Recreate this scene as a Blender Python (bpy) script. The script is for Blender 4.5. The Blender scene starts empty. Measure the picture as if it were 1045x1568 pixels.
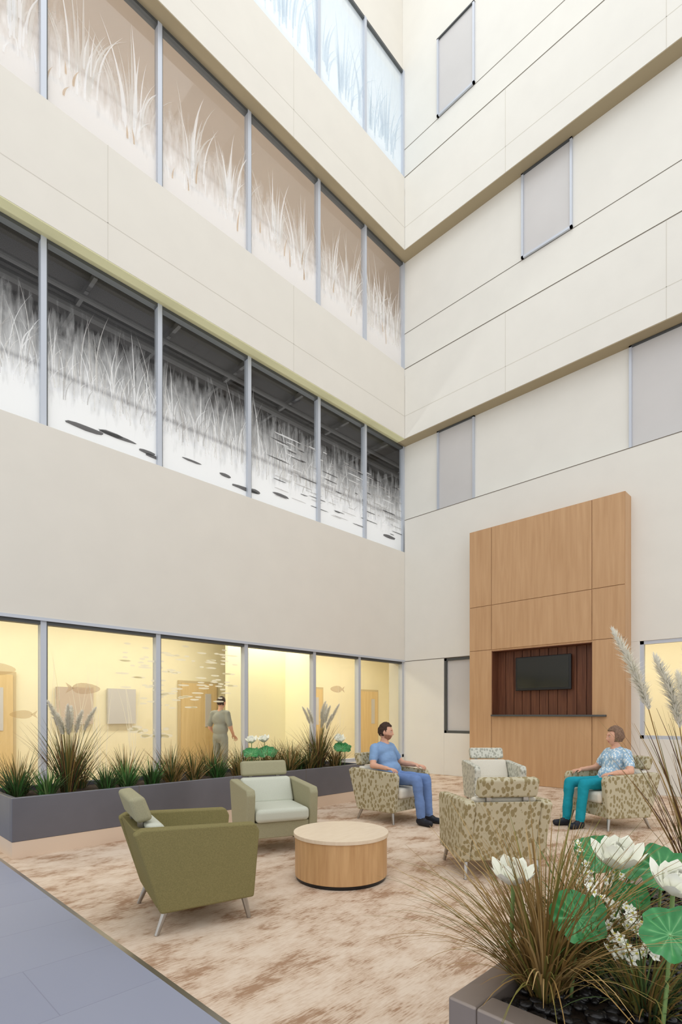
import bpy, math, random, time, bmesh
from mathutils import Vector, Matrix, noise
T0=time.time()
random.seed(7)
R=random.uniform
scene=bpy.context.scene
def S(r,g,b,a=1):
    f=lambda c:(c/255/12.92) if c/255<=0.04045 else ((c/255+0.055)/1.055)**2.4
    return (f(r),f(g),f(b),a)
# ---------------- materials
def newmat(n):
    m=bpy.data.materials.new(n); m.use_nodes=True
    nt=m.node_tree; b=nt.nodes['Principled BSDF']; return m,nt,b
def mat(n,c,rough=.6,metal=0,spec=.3,var=0,vscale=5,bump=0,bscale=60,trans=0):
    m,nt,b=newmat(n)
    b.inputs['Base Color'].default_value=c; b.inputs['Roughness'].default_value=rough
    b.inputs['Metallic'].default_value=metal; b.inputs['Specular IOR Level'].default_value=spec
    tc=nt.nodes.new('ShaderNodeTexCoord')
    if var:
        no=nt.nodes.new('ShaderNodeTexNoise'); no.inputs['Scale'].default_value=vscale; no.inputs['Detail'].default_value=5
        nt.links.new(tc.outputs['Object'],no.inputs['Vector'])
        r=nt.nodes.new('ShaderNodeValToRGB')
        r.color_ramp.elements[0].position=.3; r.color_ramp.elements[1].position=.7
        r.color_ramp.elements[0].color=tuple(x*(1-var) for x in c[:3])+(1,)
        r.color_ramp.elements[1].color=tuple(min(1,x*(1+var)) for x in c[:3])+(1,)
        nt.links.new(no.outputs['Fac'],r.inputs['Fac']); nt.links.new(r.outputs['Color'],b.inputs['Base Color'])
    if bump:
        n2=nt.nodes.new('ShaderNodeTexNoise'); n2.inputs['Scale'].default_value=bscale; n2.inputs['Detail'].default_value=3
        nt.links.new(tc.outputs['Object'],n2.inputs['Vector'])
        bp=nt.nodes.new('ShaderNodeBump'); bp.inputs['Strength'].default_value=bump; bp.inputs['Distance'].default_value=.01
        nt.links.new(n2.outputs['Fac'],bp.inputs['Height']); nt.links.new(bp.outputs['Normal'],b.inputs['Normal'])
    return m
def mapping(nt,sc,rot=(0,0,0)):
    tc=nt.nodes.new('ShaderNodeTexCoord'); mp=nt.nodes.new('ShaderNodeMapping')
    mp.inputs['Scale'].default_value=sc; mp.inputs['Rotation'].default_value=rot
    nt.links.new(tc.outputs['Object'],mp.inputs['Vector']); return mp
def ramp(nt,stops):
    r=nt.nodes.new('ShaderNodeValToRGB'); e=r.color_ramp.elements
    e[0].position,e[0].color=stops[0]; e[1].position,e[1].color=stops[-1]
    for p,c in stops[1:-1]:
        x=e.new(p); x.color=c
    return r
def wood(n,c1,c2,sc=(6,6,.7),rough=.42):
    m,nt,b=newmat(n); mp=mapping(nt,sc)
    no=nt.nodes.new('ShaderNodeTexNoise'); no.inputs['Scale'].default_value=3; no.inputs['Detail'].default_value=8; no.inputs['Distortion'].default_value=.4
    nt.links.new(mp.outputs[0],no.inputs['Vector'])
    r=ramp(nt,[(.3,c1),(.7,c2)]); nt.links.new(no.outputs['Fac'],r.inputs[0]); nt.links.new(r.outputs[0],b.inputs['Base Color'])
    b.inputs['Roughness'].default_value=rough; b.inputs['Specular IOR Level'].default_value=.3
    return m
def leafpat(n,c1,c2,scale=13,th=.36):
    m,nt,b=newmat(n); mp=mapping(nt,(1,1,.62),(.5,.6,.3))
    v=nt.nodes.new('ShaderNodeTexVoronoi'); v.inputs['Scale'].default_value=scale; v.inputs['Randomness'].default_value=.8
    nt.links.new(mp.outputs[0],v.inputs['Vector'])
    r=ramp(nt,[(th,c2),(th+.06,c1)]); nt.links.new(v.outputs['Distance'],r.inputs[0]); nt.links.new(r.outputs[0],b.inputs['Base Color'])
    b.inputs['Roughness'].default_value=.85; b.inputs['Specular IOR Level'].default_value=.15
    return m
M={}
M['wall']=mat('wall_paint',S(227,222,212),.75,spec=.15,var=.015,vscale=2,bump=.05,bscale=250)
M['wall2']=mat('wall_paint_cool',S(229,226,218),.75,spec=.15,var=.015,vscale=2,bump=.05,bscale=250)
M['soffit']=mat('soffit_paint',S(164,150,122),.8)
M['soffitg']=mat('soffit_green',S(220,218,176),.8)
M['joint']=mat('joint_dark',S(112,104,92),.8)
M['jointl']=mat('joint_light',S(212,207,196),.8)
M['alu']=mat('aluminium_frame',S(196,201,210),.4,metal=.2,spec=.5)
M['alud']=mat('dark_frame',S(90,92,92),.45,metal=.4)
M['frost']=mat('frosted_pane',S(203,200,198),.35,spec=.4,var=.03,vscale=1)
M['planter']=mat('planter_metal',S(112,112,120),.35,metal=.35,spec=.5,var=.06,vscale=3)
M['planterf']=mat('planter_bronze',S(146,134,126),.35,metal=.4,spec=.5,var=.05,vscale=4)
M['plbase']=mat('planter_base',S(226,204,182),.5,metal=.0)  # beige puts the steel plinth's carpet reflection into its colour
M['soil']=mat('soil',S(60,48,38),.95,var=.4,vscale=40,bump=.8,bscale=60)
M['wood']=wood('beech_wood',S(190,150,110),S(203,164,124),(5,5,.35))
M['woodt']=wood('oak_table',S(190,148,102),S(212,172,124),(9,9,.8))
M['woodtop']=wood('oak_table_top',S(224,204,178),S(232,214,190),(3,14,3))
M['wooddk']=wood('walnut',S(92,54,38),S(124,78,54),(12,12,.6))
M['black']=mat('black_plastic',S(22,22,24),.3,spec=.5)
M['screen']=mat('tv_screen',S(26,28,24),.12,spec=.6)
M['metal']=mat('brushed_steel',S(176,172,166),.3,metal=.9,spec=.5)
M['olive']=mat('olive_fabric',S(134,125,84),.9,spec=.1,var=.14,vscale=150,bump=.3,bscale=400)
M['sage']=mat('sage_fabric',S(164,159,130),.9,spec=.1,var=.08,vscale=150,bump=.2,bscale=400)
M['pale']=mat('pale_sage_fabric',S(203,205,190),.9,spec=.1,var=.05,vscale=150,bump=.2,bscale=400)
M['pat']=leafpat('leaf_pattern_fabric',S(194,185,158),S(152,138,102),28,.42)
M['pat2']=leafpat('leaf_pattern_grey',S(210,210,198),S(170,170,158),28,.40)
M['cream']=mat('cream_fabric',S(218,212,198),.9,spec=.1,var=.05,vscale=100)
M['skin']=mat('skin',S(218,168,142),.55,spec=.3,var=.04,vscale=10)
M['lip']=mat('lips',S(192,122,110),.5)
M['hairb']=mat('hair_dark',S(62,44,34),.7,var=.3,vscale=60,bump=.6,bscale=90)
M['hairg']=mat('hair_greybrown',S(128,102,84),.7,var=.35,vscale=60,bump=.6,bscale=90)
M['beard']=mat('beard',S(158,112,88),.8,var=.25,vscale=120)
M['eyew']=mat('eye_white',S(225,218,210),.3)
M['iris']=mat('iris',S(50,36,28),.2)
M['scrub']=mat('scrub_blue',S(134,164,202),.85,spec=.1,var=.06,vscale=12)
M['scrubp']=mat('scrub_blue_trousers',S(112,138,186),.85,spec=.1,var=.07,vscale=12)
M['teal']=mat('teal_trousers',S(36,150,168),.85,spec=.1,var=.08,vscale=12)
M['print']=leafpat('floral_scrub_top',S(160,192,216),S(226,234,236),38,.4)
M['shirtg']=mat('grey_green_shirt',S(156,158,150),.85,var=.05)
M['shoe']=mat('black_shoe',S(34,36,44),.5)
M['pebble']=mat('black_pebble',S(34,32,32),.25,spec=.5)
def carpet():
    m,nt,b=newmat('carpet')
    mp=mapping(nt,(1,1.5,1),(0,0,.2))
    n1=nt.nodes.new('ShaderNodeTexNoise'); n1.inputs['Scale'].default_value=2.4; n1.inputs['Detail'].default_value=8; n1.inputs['Roughness'].default_value=.68
    nt.links.new(mp.outputs[0],n1.inputs['Vector'])
    mp2=mapping(nt,(14,100,1)); n2=nt.nodes.new('ShaderNodeTexNoise'); n2.inputs['Scale'].default_value=1; n2.inputs['Detail'].default_value=2
    nt.links.new(mp2.outputs[0],n2.inputs['Vector'])
    add=nt.nodes.new('ShaderNodeMath'); add.operation='MULTIPLY_ADD'; add.inputs[1].default_value=.38
    nt.links.new(n2.outputs['Fac'],add.inputs[0]); nt.links.new(n1.outputs['Fac'],add.inputs[2])
    r=ramp(nt,[(.58,S(220,202,183)),(.71,S(207,184,162)),(.82,S(166,134,108))])
    nt.links.new(add.outputs[0],r.inputs[0]); nt.links.new(r.outputs[0],b.inputs['Base Color'])
    b.inputs['Roughness'].default_value=.95; b.inputs['Specular IOR Level'].default_value=.05
    return m
M['carpet']=carpet()
def tile():
    m,nt,b=newmat('floor_tile')
    mp=mapping(nt,(1,1,1))
    br=nt.nodes.new('ShaderNodeTexBrick'); br.inputs['Scale'].default_value=1; br.inputs['Brick Width'].default_value=1.2; br.inputs['Row Height'].default_value=.6
    br.inputs['Mortar Size'].default_value=.0025; br.inputs['Color1'].default_value=S(146,150,168); br.inputs['Color2'].default_value=S(150,154,171); br.inputs['Mortar'].default_value=S(134,137,154)
    nt.links.new(mp.outputs[0],br.inputs['Vector']); nt.links.new(br.outputs['Color'],b.inputs['Base Color'])
    b.inputs['Roughness'].default_value=.5; b.inputs['Specular IOR Level'].default_value=.25
    return m
M['tile']=tile()
def glass():
    m=bpy.data.materials.new('clear_glass'); m.use_nodes=True; nt=m.node_tree; nt.nodes.clear()
    o=nt.nodes.new('ShaderNodeOutputMaterial'); mx=nt.nodes.new('ShaderNodeMixShader'); t=nt.nodes.new('ShaderNodeBsdfTransparent'); g=nt.nodes.new('ShaderNodeBsdfGlossy')
    g.inputs['Roughness'].default_value=.02; fr=nt.nodes.new('ShaderNodeFresnel'); fr.inputs[0].default_value=1.35
    t.inputs[0].default_value=(.93,.95,.94,1)
    nt.links.new(fr.outputs[0],mx.inputs[0]); nt.links.new(t.outputs[0],mx.inputs[1]); nt.links.new(g.outputs[0],mx.inputs[2]); nt.links.new(mx.outputs[0],o.inputs[0])
    return m
M['glass']=glass()
def filmbase(n,col,tlw):
    m=bpy.data.materials.new(n); m.use_nodes=True; nt=m.node_tree; nt.nodes.clear()
    o=nt.nodes.new('ShaderNodeOutputMaterial'); mx=nt.nodes.new('ShaderNodeMixShader'); t=nt.nodes.new('ShaderNodeBsdfTransparent'); d=nt.nodes.new('ShaderNodeBsdfDiffuse')
    tl=nt.nodes.new('ShaderNodeBsdfTranslucent'); a=nt.nodes.new('ShaderNodeMixShader'); a.inputs[0].default_value=tlw
    d.inputs[0].default_value=col; tl.inputs[0].default_value=col
    nt.links.new(d.outputs[0],a.inputs[1]); nt.links.new(tl.outputs[0],a.inputs[2])
    nt.links.new(t.outputs[0],mx.inputs[1]); nt.links.new(a.outputs[0],mx.inputs[2]); nt.links.new(mx.outputs[0],o.inputs[0])
    return m,nt,mx
def semi(n,col,alpha,tlw=.3):
    m,nt,mx=filmbase(n,col,tlw); mx.inputs[0].default_value=alpha; return m
def film(n,z1,z2,col,top=0.0,bot=.95,tlw=.4):
    # etched film, dense near the sill and breaking up with height
    m,nt,mx=filmbase(n,col,tlw)
    tc=nt.nodes.new('ShaderNodeTexCoord'); sp=nt.nodes.new('ShaderNodeSeparateXYZ'); nt.links.new(tc.outputs['Object'],sp.inputs[0])
    mp=nt.nodes.new('ShaderNodeMapping'); mp.inputs['Scale'].default_value=(8,1,1.6); nt.links.new(tc.outputs['Object'],mp.inputs[0])
    no=nt.nodes.new('ShaderNodeTexNoise'); no.inputs['Scale'].default_value=2; no.inputs['Detail'].default_value=5; nt.links.new(mp.outputs[0],no.inputs[0])
    ma=nt.nodes.new('ShaderNodeMath'); ma.operation='MULTIPLY_ADD'; ma.inputs[1].default_value=1.1
    nt.links.new(no.outputs[0],ma.inputs[0]); nt.links.new(sp.outputs['Z'],ma.inputs[2])
    mr=nt.nodes.new('ShaderNodeMapRange'); mr.inputs[1].default_value=z1+.55; mr.inputs[2].default_value=z2+.55; mr.inputs[3].default_value=bot; mr.inputs[4].default_value=top
    nt.links.new(ma.outputs[0],mr.inputs[0]); nt.links.new(mr.outputs[0],mx.inputs[0])
    return m
# ---------------- mesh builder
class MB:
    def __init__(s): s.v=[];s.f=[];s.m=[]
    def box(s,x0,x1,y0,y1,z0,z1,mi=0):
        b=len(s.v); s.v+= [(x0,y0,z0),(x1,y0,z0),(x1,y1,z0),(x0,y1,z0),(x0,y0,z1),(x1,y0,z1),(x1,y1,z1),(x0,y1,z1)]
        for q in ((3,2,1,0),(4,5,6,7),(0,1,5,4),(1,2,6,5),(2,3,7,6),(3,0,4,7)): s.f.append([b+i for i in q]); s.m.append(mi)
    def poly(s,pts,mi=0):
        b=len(s.v); s.v+=[tuple(p) for p in pts]; s.f.append(list(range(b,b+len(pts)))); s.m.append(mi)
    def prism(s,prof,y0,y1,mi=0): # prof in xz
        b=len(s.v); n=len(prof); s.v+=[(x,y0,z) for x,z in prof]+[(x,y1,z) for x,z in prof]
        s.f.append([b+i for i in range(n)]); s.f.append([b+n+i for i in reversed(range(n))]); s.m+=[mi,mi]
        for i in range(n):
            j=(i+1)%n; s.f.append([b+j,b+i,b+n+i,b+n+j]); s.m.append(mi)
    def tube(s,p0,p1,r0,r1,mi=0,n=10,cap=True):
        p0=Vector(p0);p1=Vector(p1);d=(p1-p0).normalized(); u=d.orthogonal().normalized(); w=d.cross(u)
        b=len(s.v)
        for p,r in((p0,r0),(p1,r1)):
            for i in range(n):
                a=2*math.pi*i/n; s.v.append(tuple(p+(u*math.cos(a)+w*math.sin(a))*r))
        for i in range(n):
            j=(i+1)%n; s.f.append([b+i,b+j,b+n+j,b+n+i]); s.m.append(mi)
        if cap:
            s.f.append([b+i for i in reversed(range(n))]); s.f.append([b+n+i for i in range(n)]); s.m+=[mi,mi]
    def path(s,pts,radii,mi=0,n=6):
        for i in range(len(pts)-1): s.tube(pts[i],pts[i+1],radii[i],radii[i+1],mi,n,False)
    def ell(s,c,r,rot=None,mi=0,seg=14,ring=9):
        b=len(s.v); c=Vector(c)
        def put(v):
            v=Vector((v[0]*r[0],v[1]*r[1],v[2]*r[2]))
            if rot: v=rot@v
            s.v.append(tuple(c+v))
        put((0,0,1))
        for i in range(1,ring):
            t=math.pi*i/ring
            for j in range(seg):
                a=2*math.pi*j/seg; put((math.sin(t)*math.cos(a),math.sin(t)*math.sin(a),math.cos(t)))
        put((0,0,-1)); e=len(s.v)-1
        for j in range(seg):
            k=(j+1)%seg; s.f.append([b,b+1+j,b+1+k]); s.m.append(mi)
            for i in range(ring-2):
                o=b+1+i*seg; s.f.append([o+j,o+seg+j,o+seg+k,o+k]); s.m.append(mi)
            o=b+1+(ring-2)*seg; s.f.append([o+j,e,o+k]); s.m.append(mi)
    def obj(s,name,mats,parent=None,bevel=0,seg=3,smooth=False,loc=None,rot=None):
        me=bpy.data.meshes.new(name); me.from_pydata(s.v,[],s.f)
        for m in mats: me.materials.append(m)
        me.polygons.foreach_set('material_index',s.m)
        if smooth or bevel>0: me.polygons.foreach_set('use_smooth',[True]*len(me.polygons))
        me.update(); o=bpy.data.objects.new(name,me); scene.collection.objects.link(o)
        if bevel:
            b=o.modifiers.new('bevel','BEVEL'); b.width=bevel; b.segments=seg; b.limit_method='ANGLE'; b.angle_limit=math.radians(25)
            w=o.modifiers.new('wn','WEIGHTED_NORMAL'); w.keep_sharp=False
        if parent: o.parent=parent
        if loc: o.location=loc
        if rot: o.rotation_euler=rot
        return o
def empty(name,loc=(0,0,0),rz=0):
    e=bpy.data.objects.new(name,None); scene.collection.objects.link(e); e.location=loc; e.rotation_euler=(0,0,rz); e.empty_display_size=.2; return e
# ---------------- people
def remesh(m,voxel,smooth_it=6):
    o=m.obj('tmp',[]); 
    md=o.modifiers.new('r','REMESH'); md.mode='VOXEL'; md.voxel_size=voxel
    sm=o.modifiers.new('s','SMOOTH'); sm.iterations=smooth_it; sm.factor=.5
    dg=bpy.context.evaluated_depsgraph_get(); me=bpy.data.meshes.new_from_object(o.evaluated_get(dg))
    bpy.data.objects.remove(o); return me
def person_body(parent,prims,labels,voxel=.012):
    m=MB()
    for p in prims:
        if p[1]=='c':
            _,_,a,b,r0,r1=p; m.tube(a,b,r0,r1,0,16); m.ell(a,(r0,)*3); m.ell(b,(r1,)*3)
        else:
            _,_,c,r=p[:4]; m.ell(c,r,None,0,20,12)
    me=remesh(m,voxel)
    names=list(labels.keys())
    for n in names: me.materials.append(labels[n])
    pv=[(p,Vector(p[2]),(Vector(p[3])-Vector(p[2])) if p[1]=='c' else None) for p in prims]
    def sd(t,q):
        p,a,ab=t
        if ab is not None:
            k=max(0,min(1,(q-a).dot(ab)/ab.length_squared)); return (q-a-ab*k).length-(p[4]+(p[5]-p[4])*k)
        r=p[3]; d=q-a
        k=math.sqrt((d.x/r[0])**2+(d.y/r[1])**2+(d.z/r[2])**2); return (k-1)*min(r)
    for f in me.polygons:
        q=Vector(f.center); best=min(pv,key=lambda t:sd(t,q)); f.material_index=names.index(best[0][0]); f.use_smooth=True
    for v in me.vertices:
        q=v.co; n=noise.noise(q*9)*.007+abs(noise.noise(Vector((q.x*14,q.y*14,q.z*30))))*.006
        v.co+=v.normal*n
    o=bpy.data.objects.new('body',me); scene.collection.objects.link(o); o.parent=parent; return o
def head(parent,loc,rz,ry,hair,female=False,beard=False):
    bm=bmesh.new(); bmesh.ops.create_icosphere(bm,subdivisions=6,radius=1)
    g=lambda a,b:math.exp(-(a/b)**2)
    def shape(v,k=1,face=True):
        x,y_,z=v
        X=x*.100*k; Y=y_*.078*k; Z=z*.120*k
        if z<0: Y*=1-.30*(-z)**1.6
        if x<0 and z<-.2: X*=1-.45*(-z-.2)
        if x>0:
            X*=.93
            if z<-.1: X*=1+.10*min(1,(-z-.1)*1.6)
            if face:
                X+=.022*g(y_,.12)*g(z+.26,.13)+.013*g(y_,.11)*g(z+.02,.2)
                X-=.012*(g(y_-.36,.2)+g(y_+.36,.2))*g(z-.03,.14)
                X+=.007*g(z-.24,.10)*g(y_,.5)
                X+=.008*g(y_,.24)*(g(z+.47,.045)+g(z+.60,.055))-.004*g(y_,.25)*g(z+.535,.03); X+=.012*g(y_,.3)*g(z+.85,.16)
        return Vector((X,Y,Z))
    for f in bm.faces:
        c=f.calc_center_median(); f.smooth=True
        if c.x>.55 and abs(c.y)<.25 and -.64<c.z<-.45: f.material_index=1
        elif beard and c.x>-.05 and c.z<-.44+.14*abs(c.y)+.04*noise.noise(c*14): f.material_index=2
    for v in bm.verts: v.co=shape(v.co.copy())
    me=bpy.data.meshes.new('head'); bm.to_mesh(me); bm.free()
    for k in('skin','lip','beard'): me.materials.append(M[k])
    o=bpy.data.objects.new('head',me); scene.collection.objects.link(o); o.parent=parent; o.location=loc; o.rotation_euler=(0,ry,rz)
    m=MB()
    for s_ in(-1,1):
        m.ell((.0765,s_*.028,.005),(.0105,.0135,.008),None,0,12,8); m.ell((.0845,s_*.028,.005),(.0038,.0056,.0056),None,1,8,6)
        m.ell((.081,s_*.0285,.0125),(.009,.016,.0040),None,3,10,6)
        m.ell((.0865,s_*.029,.026),(.005,.016,.003),None,2,8,5)
        m.ell((-.005,s_*.078,-.008),(.018,.008,.030),None,3,12,10); m.ell((.0,s_*.083,-.006),(.010,.004,.019),None,3,8,6)
    m.obj('face_features',[M['eyew'],M['iris'],M[hair],M['skin']],o,smooth=True)
    bm=bmesh.new(); bmesh.ops.create_icosphere(bm,subdivisions=6,radius=1)
    dl=[]
    for f in bm.faces:
        c=f.calc_center_median(); nz=.06*noise.noise(c*9)
        if female: keep=(c.z>.50+.10*c.x+nz) or (c.x<.30+nz and c.z>-.55)
        else: keep=(c.z>.55+nz) or (c.x<.30+nz and c.z>.18 ) or (c.x<-.10+nz and c.z>-.5) or (.0<c.x<.2 and c.z>-.05)
        if not keep: dl.append(f)
        f.smooth=True
    bmesh.ops.delete(bm,geom=dl,context='FACES')
    for v in bm.verts:
        c=v.co.copy(); k=1.10 if female else 1.06
        if female: k+=.14*max(0,min(1,(.5-c.x)))*(1 if c.z>-.3 else .7)
        k+=.05*noise.noise(c*4)+.035*noise.noise(Vector((c.x*6,c.y*16,c.z*6)))
        p=shape(c,k,False); p.z+=.006; v.co=p
    me=bpy.data.meshes.new('hair'); bm.to_mesh(me); bm.free(); me.materials.append(M[hair])
    h=bpy.data.objects.new('hair',me); scene.collection.objects.link(h); h.parent=o
    sm=h.modifiers.new('sol','SOLIDIFY'); sm.thickness=.016; sm.offset=-1
    return o
def hand(parent,wrist,fwd,up,side,nm,sc=1.0,curl=.35):
    f=Vector(fwd).normalized(); u=Vector(up); u=(u-f*u.dot(f)).normalized(); s_=u.cross(f)*side
    w=Vector(wrist); P=lambda a,b,c:tuple(w+(f*a+s_*b+u*c)*sc)
    m=MB(); rot=Matrix((f,s_,u)).transposed()
    m.tube(P(-.03,0,0),P(.02,0,0),.024*sc,.022*sc,0,12); m.ell(P(.05,0,0),(.048*sc,.041*sc,.016*sc),rot)
    for off,L in((-.030,.058),(-.010,.072),(.010,.078),(.029,.070)):
        a=[P(.055,off*.8,0)]; th=.1; x=.088; z=0
        a.append(P(x,off,0))
        for q,l in enumerate((.45,.32,.26)):
            th+=curl*(1+.3*q); x+=L*l*math.cos(th); z-=L*l*math.sin(th); a.append(P(x,off*1.25,z))
        for i in range(len(a)-1):
            r=.0092-.0008*i; m.tube(a[i],a[i+1],r*sc,r*sc,0,8); m.ell(a[i+1],(r*sc,)*3,None,0,8,6)
    a=[P(.012,.022,-.002),P(.045,.050,-.008),P(.075,.058,-.016),P(.096,.056,-.024)]
    for i in range(3): r=.0125-.0015*i; m.tube(a[i],a[i+1],r*sc,r*sc,0,8); m.ell(a[i+1],(r*sc,)*3,None,0,8,6)
    me=remesh(m,.004,2); me.materials.append(M['skin'])
    for p in me.polygons: p.use_smooth=True
    o=bpy.data.objects.new(nm,me); scene.collection.objects.link(o); o.parent=parent
def seated(name,loc,ang,top,pants,hair,female,beard,hturn,k=1.0):
    e=empty(name,loc,math.radians(ang)); P=[]
    P.append(('pants','e',(.0,0,.555),(.15,.175,.105)))
    for s_ in(-1,1):
        kx=.53 if s_<0 else .50
        P.append(('pants','c',(.02,s_*.09,.555),(kx,s_*.115,.565),.088,.066))
        P.append(('pants','c',(kx,s_*.115,.565),(kx+.03,s_*.11,.32),.066,.060)); P.append(('pants','c',(kx+.03,s_*.11,.32),(kx+.05,s_*.105,.13),.060,.058))
        P.append(('skin','c',(kx+.05,s_*.105,.13),(kx+.05,s_*.105,.08),.036,.036))
        P.append(('shoe','c',(kx+.03,s_*.105,.048),(kx+.21,s_*.13,.040),.046,.038)); P.append(('shoe','c',(kx+.04,s_*.105,.06),(kx+.11,s_*.115,.065),.045,.038))
    P.append(('top','e',(-.02,0,.66),(.15,.180*k,.13))); P.append(('top','e',(-.06,0,.78),(.13,.165*k,.15))); P.append(('top','e',(-.10,0,.89),(.115,.175*k,.13)))
    if female:
        for s_ in(-1,1): P.append(('top','e',(-.02,s_*.065,.87),(.075,.07,.075)))
    P.append(('top','c',(-.13,-.15*k,.955),(-.13,.15*k,.955),.058,.058)); P.append(('top','c',(-.13,-.07,.985),(-.13,.07,.985),.045,.045))
    P.append(('skin','c',(-.12,0,.99),(-.10,0,1.09),.052,.050)); P.append(('skin','e',(-.068,0,.985),(.035,.045,.05)))
    arms={}
    for s_ in(-1,1):
        sh=(-.13,s_*.178*k,.945); mid=(-.09,s_*.245,.81); el=(-.05,s_*.30,.725); wr=(.20,s_*.305,.705) if s_<0 else (.22,s_*.29,.712)
        P.append(('top','c',sh,mid,.060,.062)); P.append(('skin','c',mid,el,.045,.042)); P.append(('skin','c',el,wr,.041,.028)); arms[s_]=(el,wr)
    person_body(e,P,dict(top=top,pants=pants,skin=M['skin'],shoe=M['shoe']))
    for s_ in(-1,1):
        el,wr=arms[s_]; hand(e,wr,(1,.0,-.06),(0,0,1),s_,'hand_'+('left' if s_>0 else 'right'),.95 if female else 1.0,.25)
    head(e,(-.085,0,1.165),math.radians(hturn),.05,hair,female,beard)
    return e
# u.cross(f) points to the body's left, so the thumb must lie on -s_ side
_h=hand
def hand(parent,wrist,fwd,up,side,nm,sc=1.0,curl=.35): _h(parent,wrist,fwd,up,-side,nm,sc,curl)
seated('seated_man',(-4.85,-3.5,0),-90,M['scrub'],M['scrubp'],'hairb',False,True,32,1.0)
wo=seated('seated_woman',(-3.22,-5.76,0),150,M['print'],M['teal'],'hairg',True,False,-18,.9); wo.scale=(.96,.96,.96)
# standing man beyond the glass
e=empty('standing_man',(-4.5,1.2,0),math.radians(20)); P=[]
P.append(('pants','e',(0,0,.95),(.12,.17,.13)))
for s_ in(-1,1):
    P.append(('pants','c',(0,s_*.09,.9),(.02,s_*.1,.5),.085,.06)); P.append(('pants','c',(.02,s_*.1,.5),(0,s_*.1,.1),.06,.05)); P.append(('shoe','c',(-.03,s_*.1,.045),(.16,s_*.11,.04),.045,.038))
    P.append(('top','c',(-.01,s_*.18,1.42),(-.02,s_*.24,1.2),.06,.055)); P.append(('skin','c',(-.02,s_*.24,1.2),(0,s_*.26,1.12),.045,.042)); P.append(('skin','c',(0,s_*.26,1.12),(.16,s_*.2,.98),.04,.027))
P+= [('top','e',(0,0,1.1),(.13,.17,.16)),('top','e',(0,0,1.3),(.125,.18,.17)),('top','c',(-.01,-.15,1.43),(-.01,.15,1.43),.058,.058),('skin','c',(-.01,0,1.45),(.02,0,1.56),.05,.05)]
person_body(e,P,dict(top=M['shirtg'],pants=M['shirtg'],skin=M['skin'],shoe=M['shoe']),.016)
for s_ in(-1,1): hand(e,(.16,s_*.2,.98),(.7,0,-.5),(0,0,1),s_,'hand_'+('left' if s_>0 else 'right'))
head(e,(.035,0,1.64),0,.1,'hairb')
print('people',time.time()-T0)
# ---------------- camera
cam=bpy.data.cameras.new('camera'); co=bpy.data.objects.new('camera',cam); scene.collection.objects.link(co)
cam.sensor_fit='VERTICAL'; cam.sensor_height=36; cam.sensor_width=24; cam.lens=18.67; cam.shift_y=.1977; cam.clip_start=.05
co.location=(-10.445,-8.061,1.4); co.rotation_euler=(math.pi/2,0,math.radians(44.5-90)); scene.camera=co
# ---------------- room shell
XL=-15; YR=-12; TOP=22
m=MB(); m.poly([(-9.08,YR,0),(3.6,YR,0),(3.6,3.6,0),(-9.08,3.6,0)],0); m.poly([(XL,YR,0),(-9.11,YR,0),(-9.11,3.6,0),(XL,3.6,0)],1); m.poly([(-9.11,YR,0),(-9.08,YR,0),(-9.08,3.6,0),(-9.11,3.6,0)],2)
m.obj('floor',[M['carpet'],M['tile'],M['metal']])
m=MB()
m.box(XL,0,0,.4,0,.35); m.box(XL,0,0,.4,2.705,5.40)
m.box(XL,0,0,.4,8.2,9.92); m.box(XL,0,0,.4,12.86,14.65); m.box(XL,.5,.3,.5,17.72,TOP)
wl=m.obj('wall_left',[M['wall']],bevel=.004,seg=1)
m=MB()
y=[0.5,-1.14,-2.1,-5.24,-7.2,YR]
m.box(0,.3,y[1],.5,0,2.70); m.box(0,.3,y[3],y[2],0,2.70); m.box(0,.3,YR,y[4],0,2.70)
m.box(0,.3,y[2],y[1],0,.97); m.box(0,.3,y[4],y[3],0,.97)
m.box(0,.5,YR,.0,2.70,6.19); m.box(0,.5,YR,0,8.2,9.92); m.box(0,.5,YR,0,12.86,14.65)
m.box(.3,.5,YR,.3,6.19,8.2); m.box(.3,.5,YR,.3,9.92,12.86); m.box(.3,.5,YR,.3,14.65,TOP)
m.box(0,.5,0,.5,2.70,5.40)
m.obj('wall_right',[M['wall2']],bevel=.004,seg=1)
# soffit skins & reveals
m=MB()
m.box(XL,-.0,.005,.3,8.185,8.2,1); m.box(XL,0,.005,.3,12.845,12.86,0)
m.box(.005,.3,YR,0,8.185,8.2,0); m.box(.005,.3,YR,0,12.845,12.86,0)
m.box(0,.3,0,.3,8.185,8.2,0); m.box(0,.3,0,.3,12.845,12.86,0)
m.obj('trim_soffit',[M['soffit'],M['soffitg']])
m=MB(); g=.012
m.box(-.004,.0,YR,0,6.18,6.192,0); 
for z in (9.902,14.632): m.box(-.004,0,YR,0,z,z+.016,0)
for z in (11.04,15.72): m.box(.296,.3,YR,.3,z,z+.012,0)
m.box(-.004,0,-2.02,0,2.70,2.712,0)
for z in (8.75,13.4):
    m.box(-.002,0,YR,0,z,z+g,1); m.box(XL,0,-.002,0,z,z+g,1)
for t in (2.68,5.66):
    for a,b in((8.2,9.92),(12.86,14.65)): m.box(-.002,0,-t,-t+g,a,b,1)
for s_ in (3.59,7.23):
    for a,b in((8.2,9.92),(12.86,14.65)): m.box(-s_,-s_+g,-.002,0,a,b,1)
m.box(XL,0,-.012,0,2.69,2.735,2)
m.obj('trim_reveals',[M['joint'],M['jointl'],M['alu']])
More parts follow.
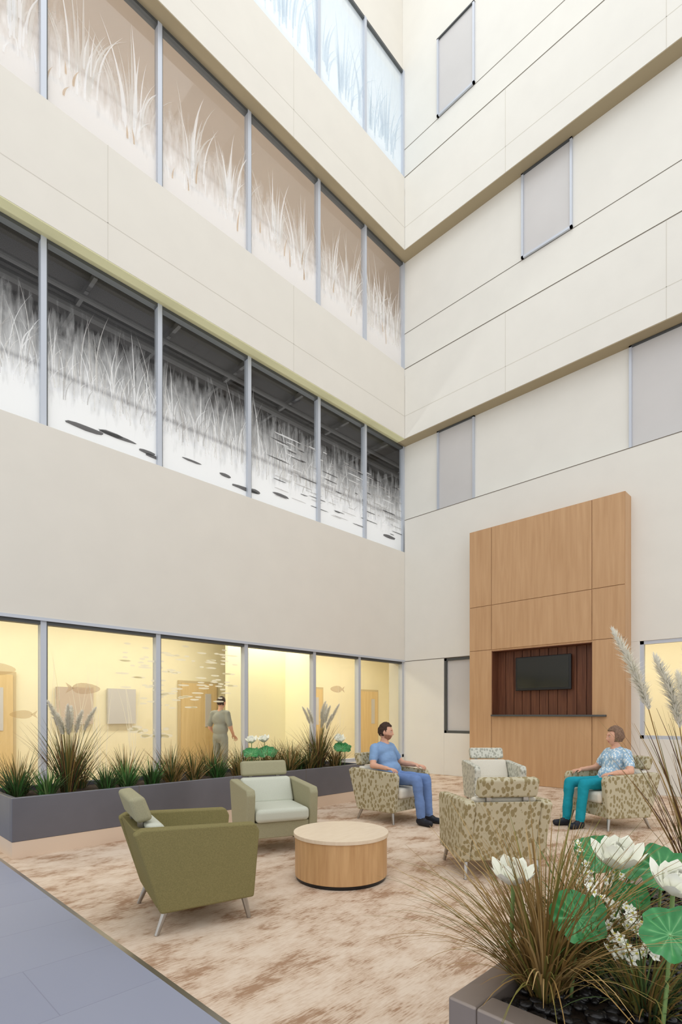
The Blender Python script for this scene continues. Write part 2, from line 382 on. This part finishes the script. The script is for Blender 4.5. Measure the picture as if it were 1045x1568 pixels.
# ---------------- left windows
W={}
def lwin(name,ss,yp,z0,z1,xc):
    e=empty(name); m=MB()
    w=.075
    for s_ in ss: m.box(-s_-w/2,-s_+w/2,yp-.07,yp+.05,z0,z1,0); m.box(-s_+w/2,-s_+w/2+.02,yp-.05,yp+.05,z0,z1,1)
    m.box(xc-.06,xc,yp-.07,yp+.05,z0,z1,0)
    m.box(XL,xc,yp-.07,yp+.05,z0,z0+.07,0); m.box(XL,xc,yp-.06,yp+.05,z1-.06,z1,1)
    m.obj('frame',[M['alu'],M['alud']],e)
    m=MB(); m.poly([(XL,yp,z0),(xc,yp,z0),(xc,yp,z1),(XL,yp,z1)],0)
    m.obj('glass_panes',[M['glass']],e); W[name]=e
    return e
up=[1.18,2.67,4.48,6.28,8.03,9.8,11.6,13.4]
lwin('window_1',[1.61,2.99,4.70,6.41,8.09,9.8,11.5,13.2],.10,.35,2.705,0)
lwin('window_2',up,.3,5.40,8.19,.3)
lwin('window_3',up,.3,9.92,12.85,.3)
lwin('window_4',up,.3,14.65,17.72,.3)
def rwin(name,t0,t1,z0,z1,xp,mi='frost'):
    m=MB(); w=.045
    m.box(xp-.05,xp,-t1,-t0,z0,z0+w,0); m.box(xp-.05,xp,-t1,-t0,z1-w*.6,z1,2)
    m.box(xp-.05,xp,-t0-w,-t0,z0,z1,0); m.box(xp-.05,xp,-t1,-t1+w,z0,z1,0)
    m.poly([(xp-.012,-t0,z0),(xp-.012,-t1,z0),(xp-.012,-t1,z1),(xp-.012,-t0,z1)],1)
    return m.obj(name,[M['alu'],M[mi],M['alud']])
rwin('window_5',.774,1.78,6.20,8.18,.3); rwin('window_6',4.99,6.4,6.20,8.18,.3)
rwin('window_7',2.90,3.96,11.05,12.84,.3); rwin('window_8',.77,1.78,15.73,17.6,.3)
def gwin(name,t0,t1):
    m=MB(); w=.06
    m.box(.02,.1,-t1,-t0,.97,.97+w,0); m.box(.02,.1,-t1,-t0,2.7-w,2.7,0); m.box(.02,.1,-t0-w,-t0,.97,2.7,0); m.box(.02,.1,-t1,-t1+w,.97,2.7,0)
    m.poly([(.06,-t0,.97),(.06,-t1,.97),(.06,-t1,2.7),(.06,-t0,2.7)],1)
    return m
gwin('w',1.14,2.1).obj('window_9',[M['alud'],M['frost']]); gwin('w',5.24,7.2).obj('window_10',[M['alu'],M['glass']])
# ---------------- interiors
M['yel']=mat('corridor_yellow',S(244,236,206),.8,var=.02,vscale=2)
M['peach']=mat('corridor_peach',S(200,184,168),.8,var=.03,vscale=1)
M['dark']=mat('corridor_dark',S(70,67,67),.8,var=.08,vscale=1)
M['coolw']=mat('corridor_cool',S(220,226,230),.8)
def interior(name,z0,z1,mw,mc,mf):
    m=MB()
    m.poly([(XL,3.4,z0),(3.5,3.4,z0),(3.5,3.4,z1),(XL,3.4,z1)],0)
    m.poly([(3.5,3.4,z0),(3.5,YR,z0),(3.5,YR,z1),(3.5,3.4,z1)],0)
    m.poly([(XL,.4,z1),(3.5,.4,z1),(3.5,3.4,z1),(XL,3.4,z1)],1)
    m.poly([(.5,.4,z1),(3.5,.4,z1),(3.5,YR,z1),(.5,YR,z1)],1)
    if z0>1: m.poly([(XL,.4,z0),(3.5,.4,z0),(3.5,3.4,z0),(XL,3.4,z0)],2)
    m.poly([(XL,.4,z0),(XL,3.4,z0),(XL,3.4,z1),(XL,.4,z1)],0)
    return m.obj(name,[mw,mc,mf])
interior('wall_corridor_ground',.001,3.7,M['yel'],M['yel'],M['yel'])
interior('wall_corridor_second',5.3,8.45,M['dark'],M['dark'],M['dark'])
interior('wall_corridor_third',9.9,13.1,M['peach'],M['peach'],M['peach'])
interior('wall_corridor_fourth',14.6,17.9,M['coolw'],M['coolw'],M['coolw'])
def area(name,loc,sx,sy,e,c,rx=0):
    l=bpy.data.lights.new(name,'AREA'); l.shape='RECTANGLE'; l.size=sx; l.size_y=sy; l.energy=e; l.color=c
    o=bpy.data.objects.new(name,l); scene.collection.objects.link(o); o.location=loc
    o.rotation_euler=(rx,0,0)
    return o
area('corridor_light_ground',(-6,1.9,3.6),16,.6,285,(1,.95,.82))
area('corridor_light_side',(2,-4,3.6),.6,8,120,(1,.93,.80))
area('fill_uplight_third',(-6,1.9,10.0),16,1.5,85,(1,.97,.93),math.pi)  # added floor uplight, unseen below the sill, brightens the third corridor ceiling
area('fill_uplight_fourth',(-6,1.9,14.7),16,1.5,220,(.98,.99,1),math.pi)  # added upward fill at floor level, hidden, lifts the fourth corridor
area('film_backlight_second',(-6,3.3,5.75),17,.5,230,(1,.99,.97),-math.pi/2)  # added hidden light aimed at the glass, whitens the second film from behind
area('film_backlight_third',(-6,3.3,10.3),17,.5,115,(1,.98,.95),-math.pi/2)  # unseen added light low behind the third film, backlights it
area('fill_uplight_second',(-6,1.2,5.4),16,1.0,45,(1,.97,.94),math.pi)  # added unseen uplight, fill for the second corridor and its film
area('skylight',(-8,-5,21.9),13,11,720,(.95,.98,1))
M['paledoor']=wood('pale_maple_door',S(218,190,138),S(228,202,152),(5,5,.4)); M['doorf']=mat('door_frame_tan',S(206,188,150),.5)
for n_,x0 in enumerate((-8.6,-4.2,-.6,1.9)):
    m=MB()
    m.box(x0-.06,x0+1.0,3.33,3.39,0.01,2.2,1); m.box(x0,x0+.94,3.30,3.36,0.01,2.14,0)
    m.box(x0+.62,x0+.78,3.29,3.31,1.1,1.9,2)
    m.obj('door_%d'%(n_+1),[M['paledoor'],M['doorf'],M['frost']])
m=MB(); m.box(-1.9,-1.8,1.3,3.39,0.01,3.68,0); m.box(-3.6,-1.8,2.3,2.4,.01,3.68,0)
m.obj('wall_partition',[mat('partition_paint',S(250,244,212),.8)])
m=MB()
m.box(-9.9,-9.0,3.3,3.38,.9,1.7,0); m.box(-6.9,-6.2,3.3,3.38,1.2,1.95,1); m.box(-5.9,-5.3,3.3,3.38,1.2,1.95,0)
m.obj('notice_board',[M['frost'],M['peach']])
m=MB()
for yy,zz,r in ((1.0,8.2,.05),(1.5,8.3,.08),(2.2,8.15,.05),(2.8,8.3,.1)): m.tube((XL+.1,yy,zz),(3,yy,zz),r,r,0)
for i in range(12): m.box(-13+i*1.45,-12.94+i*1.45,.6,3.3,8.30,8.40,0)
m.obj('ceiling_pipes',[mat('pipe_grey',S(92,90,90),.6)])
m=MB()
for z in (6.3,10.95,15.7): m.tube((XL+.1,.62,z),(3,.62,z),.03,.03,0)
m.obj('handrail',[mat('rail_blue',S(110,130,160),.4,metal=.3)])
# ---------------- window films (etched grass graphics)
M['film2']=film('etched_film_second',6.0,7.3,(1,1,1,1),.0,.98,.5)
M['film3']=film('etched_film_third',10.6,11.7,S(252,252,252),.05,.93,.5)
M['film4']=film('etched_film_fourth',15.0,17.8,S(244,249,252),.6,.92,.3)
M['etchw']=semi('etched_white',S(250,250,250),.75,.45)
M['etchw2']=semi('etched_white_soft',S(236,234,230),.5,.4)
M['etchg']=semi('etched_grey',S(190,187,184),.6)
M['etchd']=semi('etched_dark',S(66,62,62),.8,.05)
M['etcho']=semi('etched_ochre',S(206,170,118),.45)
M['etchy']=semi('etched_pale',S(250,246,226),.8)
M['etcht']=semi('etched_tan',S(206,178,146),.6)
def fblade(m,x,z,h,lean,w,y,mi,seg=7):
    L=[];Rr=[]
    for i in range(seg+1):
        t=i/seg; cx=x+lean*t**2.2; cz=z+h*(t-.12*abs(lean)*t*t); ww=w*(1-t)**.8*(.55+.9*t*(1-t)*2)
        L.append((cx-ww/2,y,cz)); Rr.append((cx+ww/2,y,cz))
    b=len(m.v); m.v+=L+Rr; n=seg+1
    for i in range(seg): m.f.append([b+i,b+n+i,b+n+i+1,b+i+1]); m.m.append(mi)
def fell(m,x,z,a,b_,y,mi,n=12,wob=.15):
    m.poly([(x+a*math.cos(2*math.pi*i/n)*(1+R(-wob,wob)),y,z+b_*math.sin(2*math.pi*i/n)*(1+R(-wob,wob))) for i in range(n)],mi)
yf=.288
m=MB()
m.poly([(XL,.296,5.4),(.3,.296,5.4),(.3,.296,8.1),(XL,.296,8.1)],0)
x=-12.0
while x<.2:
    far=x>-2.4
    hh=.8+.4*noise.noise(Vector((x*.8,3,0)))
    for k in range(8 if not far else 6):
        tall=random.random()<.2
        h=(R(.9,1.55) if tall else R(.3,.9))*hh*(.55 if far else 1.0)
        fblade(m,x+R(-.1,.1),R(6.0,6.5),h,R(-.3,.3),R(.014,.034),yf-R(0,.003),random.choice([1,2,4,4,1]))
    x+=.12
for i in range(14):
    xx=R(-11,-.2); fell(m,xx,R(5.62,5.85),R(.12,.3),R(.02,.05),yf-.004,3)
for i in range(130):
    xx=R(-3.8,.15); zz=R(5.75,7.1); w=R(.1,.6); fell(m,xx,zz,w*.5,.011,yf-.004,random.choice([2,2,3,1,1]),8)
m.obj('grass_film',[M['film2'],M['etchw'],M['etchg'],M['etchd'],M['etchw2']],W['window_2'])
m=MB()
m.poly([(XL,.296,9.92),(.3,.296,9.92),(.3,.296,12.8),(XL,.296,12.8)],0)
for xc in [-.0,-.5,-.9,-1.7,-2.3,-3.1,-3.8,-4.9,-5.7,-6.7,-7.5,-8.4,-9.1,-10.2,-11]:
    for k in range(22):
        xx=xc+random.gauss(0,.14); fblade(m,xx,R(10.6,11.1),R(.4,1.5),(xx-xc)*1.6+R(-.15,.15),R(.03,.07),yf-R(0,.003),random.choice([1,2]))
for i in range(60):
    xx=R(-11,.1); fblade(m,xx,R(10.4,10.8),R(.2,.5),R(-.1,.1),R(.03,.05),yf-.004,random.choice([1,3]))
m.obj('grass_film',[M['film3'],M['etchw'],M['etchw2'],M['etcht']],W['window_3'])
m=MB()
m.poly([(XL,.296,14.65),(.3,.296,14.65),(.3,.296,17.66),(XL,.296,17.66)],0)
for xc in [-.4,-1.0,-1.9,-2.6,-3.6,-4.4]:
    for k in range(24):
        xx=xc+random.gauss(0,.2); fblade(m,xx,R(15.2,15.6),R(.6,1.9),(xx-xc)*1.3,R(.03,.08),yf-R(0,.003),1)
m.obj('grass_film',[M['film4'],semi('etched_blue',S(220,230,238),.6)],W['window_4'])
m=MB()
def fish(x,z,L,mi,fl=1):
    pts=[]
    for i in range(16):
        a=2*math.pi*i/16; pts.append((x+fl*L*.5*math.cos(a),.088,z+L*.2*math.sin(a)*(1-.25*math.cos(a))))
    m.poly(pts,mi); m.poly([(x-fl*L*.42,.088,z),(x-fl*L*.72,.088,z+L*.2),(x-fl*L*.62,.088,z),(x-fl*L*.72,.088,z-L*.2)],mi)
fish(-8.62,2.0,.42,0,1); fish(-8.35,1.4,.28,0,-1); fish(-7.5,1.78,.4,1,1); fish(-2.3,1.95,.36,1,-1)
for i in range(95):
    xx=R(-7.0,-4.9); zz=R(1.5,2.55); fell(m,xx,zz,R(.04,.13),.016,.089,2,8)
for i in range(14): fell(m,R(-6.9,-6.2),R(1.0,1.2)+i*0,R(.05,.12),.03,.089,2,8)
for xc in (-7.9,-7.6,-7.3,-6.8,-2.6,-2.2,-8.9):
    for k in range(5): fblade(m,xc+R(-.1,.1),.5,R(1.2,2.0),R(-.25,.25),.014,.087,2)
m.obj('fish_film',[M['etcho'],M['etcht'],M['etchy'],M['frost']],W['window_1'])
# ---------------- wood media wall
e=empty('media_wall_panel'); 
m=MB()
m.box(-.33,-.001,-2.54,-2.02,0.0,5.31,0); m.box(-.33,-.001,-5.10,-4.547,0,5.31,0)
m.box(-.33,-.001,-4.547,-2.54,2.72,5.31,0); m.box(-.33,-.001,-4.547,-2.54,0,1.38,0)
m.box(-.05,-.001,-4.547,-2.54,1.38,2.72,1)
m.obj('carcass',[M['wood'],M['wooddk']],e)
m=MB(); g=.005
for (a,b) in ((2.02,2.54),(2.54,4.547),(4.547,5.10)):
    mid=a==2.54
    rows=[(0,1.37),(2.75,3.68),(3.68,5.31)] if mid else [(0,2.75),(2.75,3.68),(3.68,5.31)]
    for z0,z1 in rows: m.box(-.35,-.33,-b+g,-a-g,z0+g,z1-g,0)
m.obj('front_panels',[M['wood']],e,bevel=.002,seg=1)
m=MB()
for k in range(11):
    y0=-4.54+k*.182; m.box(-.075,-.05,y0+.006,y0+.176,1.39,2.71,0)
m.box(-.33,-.05,-4.547,-4.535,1.38,2.72,0); m.box(-.33,-.05,-2.552,-2.54,1.38,2.72,0); m.box(-.33,-.05,-4.547,-2.54,2.708,2.72,0)
m.obj('niche_lining',[M['wooddk']],e)
m=MB(); m.box(-.42,-.05,-4.80,-2.56,1.36,1.395,0); m.obj('niche_shelf',[M['alud']],e,bevel=.004)
e=empty('television',(-.16,-3.55,2.22))
m=MB(); m.box(-.03,.03,-.56,.56,-.34,.34,0); m.obj('housing',[M['black']],e,bevel=.012)
m=MB(); m.box(-.034,-.03,-.52,.52,-.29,.31,0); m.obj('screen',[M['screen']],e)
m=MB(); m.box(.03,.085,-.12,.12,-.12,.12,0); m.obj('wall_bracket',[M['black']],e)
# ---------------- planters
def planter(name,x0,x1,y0,y1,h,mt,base,rim=.05):
    e=empty(name)
    m=MB(); b=.16 if base else 0
    m.box(x0,x1,y0,y0+rim,b,h); m.box(x0,x1,y1-rim,y1,b,h); m.box(x0,x0+rim,y0+rim,y1-rim,b,h); m.box(x1-rim,x1,y0+rim,y1-rim,b,h)
    m.obj('sides',[mt],e,bevel=.008)
    m=MB(); m.box(x0+rim,x1-rim,y0+rim,y1-rim,.2,h-.05); m.obj('soil_fill',[M['soil']],e)
    if base:
        m=MB(); m.box(x0+.004,x1-.004,y0+.004,y1-.004,0,b); m.obj('plinth',[M['plbase']],e)
        for k in range(1,4):
            m=MB(); xx=x0+(x1-x0)*k/4; m.box(xx-.003,xx+.003,y0-.002,y0,b,h); m.obj('panel_joint_%d'%k,[M['joint']],e)
    return e
planter('long_planter',-9.02,-3.95,-2.2,-1.25,.59,M['planter'],True)
cp=planter('corner_planter',-9.14,-7.3,-7.86,-7.21,.59,M['planterf'],False,.09)
m=MB()
for i in range(700):
    x=R(-9.03,-7.42); y_=R(-7.75,-7.32); r=R(.012,.02); m.ell((x,y_,.545+R(0,.02)),(r*1.3,r,r*.6),Matrix.Rotation(R(0,3),3,'Z'),0,7,4)
m.obj('river_pebbles',[M['pebble']],cp,smooth=True)
# ---------------- plants
G={k:mat('blade_'+k,c,.6,spec=.2) for k,c in dict(brown=S(146,116,68),olive=S(118,112,56),dark=S(66,84,48),green=S(78,126,64),tan=S(180,150,100),red=S(96,66,50),lite=S(132,160,98)).items()}
M['plume']=mat('plume',S(244,240,226),.9); M['petal']=mat('petal_white',S(252,252,240),.6,spec=.2); M['pcen']=mat('petal_core',S(214,206,96),.6)
def leafmat():
    m,nt,b=newmat('lotus_leaf')
    at=nt.nodes.new('ShaderNodeAttribute'); at.attribute_name='vein'
    r=ramp(nt,[(.0,S(44,126,66)),(.55,S(72,152,86)),(1,S(150,196,138))]); nt.links.new(at.outputs['Fac'],r.inputs[0]); nt.links.new(r.outputs[0],b.inputs['Base Color']); b.inputs['Roughness'].default_value=.35
    return m
M['leaf']=leafmat()
def blade(m,base,az,L,th0,droop,w,mi,seg=7):
    p=Vector(base); th=th0; d=Vector((math.cos(az),math.sin(az),0)); tw=R(-.9,.9); sd=Vector((-math.sin(az+tw),math.cos(az+tw),0))
    b=len(m.v)
    for i in range(seg+1):
        t=i/seg; ww=w*(1-t**1.6)*.5+.0006
        m.v.append(tuple(p-sd*ww)); m.v.append(tuple(p+sd*ww))
        p=p+(d*math.sin(th)+Vector((0,0,math.cos(th))))*(L/seg); th+=droop/seg
    for i in range(seg): q=b+2*i; m.f.append([q,q+1,q+3,q+2]); m.m.append(mi)
    return p
def grass(name,loc,n,l0,l1,spread,w,cols,droop=.8,r=.04,plumes=0,pl=1.0,pr=1.0,seg=7,azr=None):
    m=MB(); k=len(cols)
    for i in range(n):
        a=R(0,6.283); rr=R(0,r); blade(m,(rr*math.cos(a),rr*math.sin(a),0),a,R(l0,l1),R(0,spread),R(.2,1)*droop,w*R(.6,1.2),random.randrange(k),seg)
    for i in range(plumes):
        a=R(0,6.283); th=R(.06,.36)
        if azr: a,th=azr[i%len(azr)]
        st=Vector((math.sin(th)*math.cos(a),math.sin(th)*math.sin(a),math.cos(th)))
        p0=Vector((0,0,0)); L=pl*R(.80,1.0); p1=st*L*.75; m.tube(p0,p1,.003,.002,0,5,False)
        bend=Vector((math.cos(a),math.sin(a),0)); 
        for j in range(90):
            t=j/90; c=p1+st*(L*.27*t)+bend*(.06*t*t); rad=(.03*math.sin(math.pi*min(1,t*.93+.07))**.7+.004)*pr
            for q in range(7):
                aa=R(0,6.283); o=Vector((math.cos(aa),math.sin(aa),0))*rad*R(.4,1)
                u=o+st*R(.02,.04)
                sdv=st.cross(o).normalized()*.0045
                m.poly([c-sdv,c+sdv,c+u],k)
    return m.obj(name,[G[c] for c in cols]+[M['plume']],None,loc=loc)
def lotus(parent,loc,size,stem=.3,tilt=(0,0)):
    m=MB(); rot=Matrix.Rotation(tilt[0],3,'X')@Matrix.Rotation(tilt[1],3,'Y')
    for ring,(n,el,L) in enumerate(((8,.40,1.0),(7,.8,.92),(6,1.15,.75))):
        for i in range(n):
            a=2*math.pi*(i+.5*ring)/n+R(-.12,.12); L_=L*size*R(.9,1.08); W_=.50*size
            rows=[]
            for j in range(7):
                t=j/6; e_=el+.5*(t-.3); rr=L_*t; 
                cx=rr*math.cos(e_); cz=rr*math.sin(e_)
                w=W_*math.sin(math.pi*min(1,t*.9+.06))**.8*.5 if t<1 else .001
                row=[]
                for s_ in(-1,0,1):
                    row.append(rot@Vector((cx*math.cos(a)-s_*w*math.sin(a),cx*math.sin(a)+s_*w*math.cos(a),cz+(abs(s_)*w*.35))))
                rows.append(row)
            b=len(m.v)
            for row in rows: m.v+= [tuple(v) for v in row]
            for j in range(6):
                for s_ in(0,1): q=b+j*3+s_; m.f.append([q,q+1,q+4,q+3]); m.m.append(0)
    m.ell(rot@Vector((0,0,size*.2)),(size*.16,size*.16,size*.18),None,1,10,6)
    if stem: m.path([(0,0,0),(.01,.01,-stem*.5),(.0,.02,-stem)],[.006,.007,.008],2)
    return m.obj('flower',[M['petal'],M['pcen'],G['lite']],parent,smooth=True,loc=loc)
def lotusleaf(parent,loc,rad,stem=.3,tilt=(0,0)):
    m=MB(); rot=Matrix.Rotation(tilt[0],3,'X')@Matrix.Rotation(tilt[1],3,'Y'); n=48; rings=6; ph=R(0,6)
    m.v.append((0,0,0)); vein=[1.0]
    for i in range(1,rings+1):
        for j in range(n):
            a=2*math.pi*j/n; r=rad*i/rings*(1+.07*math.sin(5*a+ph)+.04*math.sin(9*a))
            z=rad*(.22*(i/rings)**2+.16*(i/rings)**2*math.sin(3*a+ph)+.05*math.sin(12*a)*(i/rings))
            m.v.append(tuple(rot@Vector((r*math.cos(a),r*math.sin(a),z)))); vein.append((.8 if j%4==0 else R(0,.35))*(1 if i<5 else .5))
    for j in range(n):
        k=(j+1)%n; m.f.append([0,1+j,1+k]); m.m.append(0)
        for i in range(rings-1): o=1+i*n; m.f.append([o+j,o+n+j,o+n+k,o+k]); m.m.append(0)
    if stem: m.path([(0,0,0),(.01,.01,-stem*.5),(.0,.02,-stem)],[.004,.005,.006],1)
    o=m.obj('leaf',[M['leaf'],G['lite']],parent,smooth=True,loc=loc)
    at=o.data.attributes.new('vein','FLOAT','POINT'); at.data.foreach_set('value',vein+[0]*(len(m.v)-len(vein)))
    return o
def sprig(parent,loc,h,n,spread=.08):
    m=MB()
    for i in range(n):
        a=R(0,6.28); top=Vector((spread*R(.2,1)*math.cos(a),spread*R(.2,1)*math.sin(a),h*R(.7,1)))
        m.path([(0,0,0),tuple(top*.5+Vector((0,0,.02))),tuple(top)],[.003,.002,.0015],1,5)
        for q in range(5):
            c=top+Vector((R(-.03,.03),R(-.03,.03),R(-.035,.015))); N=Vector((R(-1,.2),R(-1,.2),R(.2,1))).normalized(); u=N.orthogonal().normalized(); w=N.cross(u)
            for k in range(5):
                a2=2*math.pi*k/5; d=u*math.cos(a2)+w*math.sin(a2); s_=u*-math.sin(a2)+w*math.cos(a2)
                m.poly([c,c+d*.010+s_*.006,c+d*.018+N*.003,c+d*.010-s_*.006],0)
            m.ell(c+N*.002,(.004,.004,.004),None,2,6,4)
    return m.obj('blossom_sprig',[M['petal'],G['lite'],M['pcen']],parent,loc=loc)
zt=.54
grass('brown_sedge_grass',(-8.84,-7.36,zt),480,.32,.64,.78,.006,['brown','olive','tan','brown'],1.3,.06)
grass('brown_sedge_grass',(-8.6,-7.42,zt),220,.28,.5,.7,.006,['brown','olive','green'],1.2,.06)
grass('dark_sedge_grass',(-8.75,-7.62,zt),150,.2,.36,.9,.006,['dark','olive','brown'],1.4,.06)
grass('plume_grass',(-7.80,-7.60,zt),150,.55,.95,.34,.008,['brown','olive','tan','red'],.6,.06,9,1.28,1.9,
      azr=[(2.35,.27),(2.2,.13),(-.8,.2),(-.9,.38),(.6,.2),(-2.4,.15),(-.6,.1),(-1.2,.3),(2.6,.05)])
lp=empty('lotus_plant')
lotus(lp,(-8.51,-7.47,.88),.125,.34,(.1,-.25))
lotus(lp,(-8.68,-7.67,.88),.108,.34,(.3,-.2))
lotus(lp,(-8.86,-7.27,.86),.10,.3,(.1,-.2))
lotusleaf(lp,(-8.81,-7.45,.79),.082,.25,(.7,-.6)); lotusleaf(lp,(-8.84,-7.70,.82),.072,.28,(.4,-.8))
lotusleaf(lp,(-8.40,-7.36,.88),.080,.3,(.5,-.5)); lotusleaf(lp,(-8.42,-7.58,.88),.080,.3,(.3,-.9)); lotusleaf(lp,(-8.55,-7.52,.80),.06,.25,(.1,-.6)); lotusleaf(lp,(-8.3,-7.45,.84),.07,.28,(.1,-.6))
sprig(lp,(-8.42,-7.36,zt),.38,8,.09); sprig(lp,(-8.74,-7.60,zt),.25,10,.1); sprig(lp,(-8.66,-7.46,zt),.34,8,.09)
# long planter planting
grass('plume_grass',(-8.35,-1.72,zt),190,.45,.9,.5,.012,['olive','red','dark','brown'],.7,.08,10,1.05,2.0)
grass('plume_grass',(-4.55,-1.75,zt),190,.4,.82,.5,.012,['olive','red','dark','brown'],.7,.08,10,1.05,2.0)
for i,(x,kind) in enumerate([(-8.85,'d'),(-8.0,'d'),(-7.75,'g'),(-7.45,'d'),(-7.15,'m'),(-6.85,'m'),(-6.55,'d'),(-6.2,'m'),(-5.9,'g'),(-5.6,'m'),(-5.3,'m'),(-5.0,'d'),(-4.8,'m'),(-4.2,'m'),(-8.6,'g')]):
    c={'d':['dark','dark','green'],'g':['green','lite','dark'],'m':['olive','brown','dark','tan']}[kind]
    grass('low_sedge_grass',(x,-1.85+R(-.1,.15),zt),130,.2,.38 if kind!='m' else .5,.8,.014,c,.9,.08)
for x in (-8.8,-8.2,-7.6,-7.0,-6.4,-5.8,-5.2,-4.9,-4.3): grass('low_sedge_grass',(x,-1.5,zt),110,.25,.55,.6,.012,['olive','dark','brown','tan'],.8,.12)
for cx,pts in ((-5.7,((-5.85,-1.72),(-5.6,-1.7))),(-4.1,((-4.15,-1.85),(-4.02,-1.7)))):
    lp=empty('lotus_plant')
    for x,y_ in pts:
        lotus(lp,(x,y_,.95+R(-.03,.04)),.13,.40,(R(0,.4),-.3)); lotusleaf(lp,(x-.08,y_-.1,.84),.11,.3,(.5,-.5)); lotusleaf(lp,(x+.13,y_+.0,.82),.10,.28,(.5,-.5))
# ---------------- furniture
def chair(loc,ang,mo,mi,name='lounge_chair',mb=None):
    e=empty(name,loc,math.radians(ang)); mb=mb or mi
    prof=[(.35,.15),(.39,.60),(.36,.655),(-.38,.685),(-.43,.655),(-.27,.14)]
    for nm,a,b in(('arm_left',.285,.375),('arm_right',-.375,-.285)):
        m=MB(); m.prism(prof,a,b); m.obj(nm,[mo],e,bevel=.016)
    m=MB(); m.box(-.27,.35,-.285,.285,.16,.32); m.obj('seat_base',[mo],e,bevel=.01)
    m=MB(); m.box(-.24,.40,-.28,.28,.32,.455); m.obj('seat_cushion',[mi],e,bevel=.045,seg=5)
    m=MB(); m.prism([(-.22,.16),(-.34,.66),(-.42,.675),(-.275,.15)],-.285,.285); m.obj('back_shell',[mo],e,bevel=.01)
    m=MB(); m.prism([(-.10,.44),(-.24,.70),(-.35,.70),(-.24,.42)],-.28,.28); m.obj('back_cushion',[mi],e,bevel=.035,seg=4)
    m=MB(); m.prism([(-.29,.72),(-.35,.88),(-.45,.865),(-.395,.70)],-.26,.26); m.obj('head_bolster',[mb],e,bevel=.03,seg=4)
    m=MB()
    for s_ in(-1,1):
        m.box(-.375,-.345,s_*.16-.02,s_*.16+.02,.62,.74)
        for (x0,x1) in ((.29,.325),(-.22,-.29)): m.tube((x0,s_*.31,.17),(x1,s_*.335,0),.022,.014,0,12)
    m.obj('legs',[M['metal']],e)
    return e
chair((-8.5,-4.63,0),-15.6,M['olive'],M['pale'],mb=M['sage'])
chair((-6.9,-3.55,0),-112,M['sage'],M['pale'],mb=M['sage'])
chair((-6.05,-5.65,0),50,M['pat'],M['cream'],'patterned_lounge_chair',M['pat'])
chair((-4.85,-3.5,0),-90,M['pat'],M['cream'],'patterned_lounge_chair',M['pat'])
chair((-3.14,-4.09,0),-135,M['pat2'],M['cream'],'patterned_lounge_chair',M['pat2'])
chair((-3.22,-5.76,0),150,M['pat'],M['cream'],'patterned_lounge_chair',M['pat'])
e=empty('round_coffee_table',(-7.164,-4.837,0))
def disc(r,z0,z1,n=96):
    m=MB(); m.tube((0,0,z0),(0,0,z1),r,r,0,n); return m
disc(.385,0,.03).obj('base',[M['black']],e); disc(.397,.03,.362).obj('drum',[M['woodt']],e,bevel=.003,seg=1); disc(.41,.362,.395).obj('top',[M['woodtop']],e,bevel=.004,seg=2)  # black base disc paints the shadow line under the drum
# ---------------- world
w=bpy.data.worlds.new('World'); scene.world=w; w.use_nodes=True; bg=w.node_tree.nodes['Background']; bg.inputs[0].default_value=(.97,.985,1,1); bg.inputs[1].default_value=1.12
scene.view_settings.view_transform='Standard'; scene.view_settings.look='None'
print('DONE',time.time()-T0)
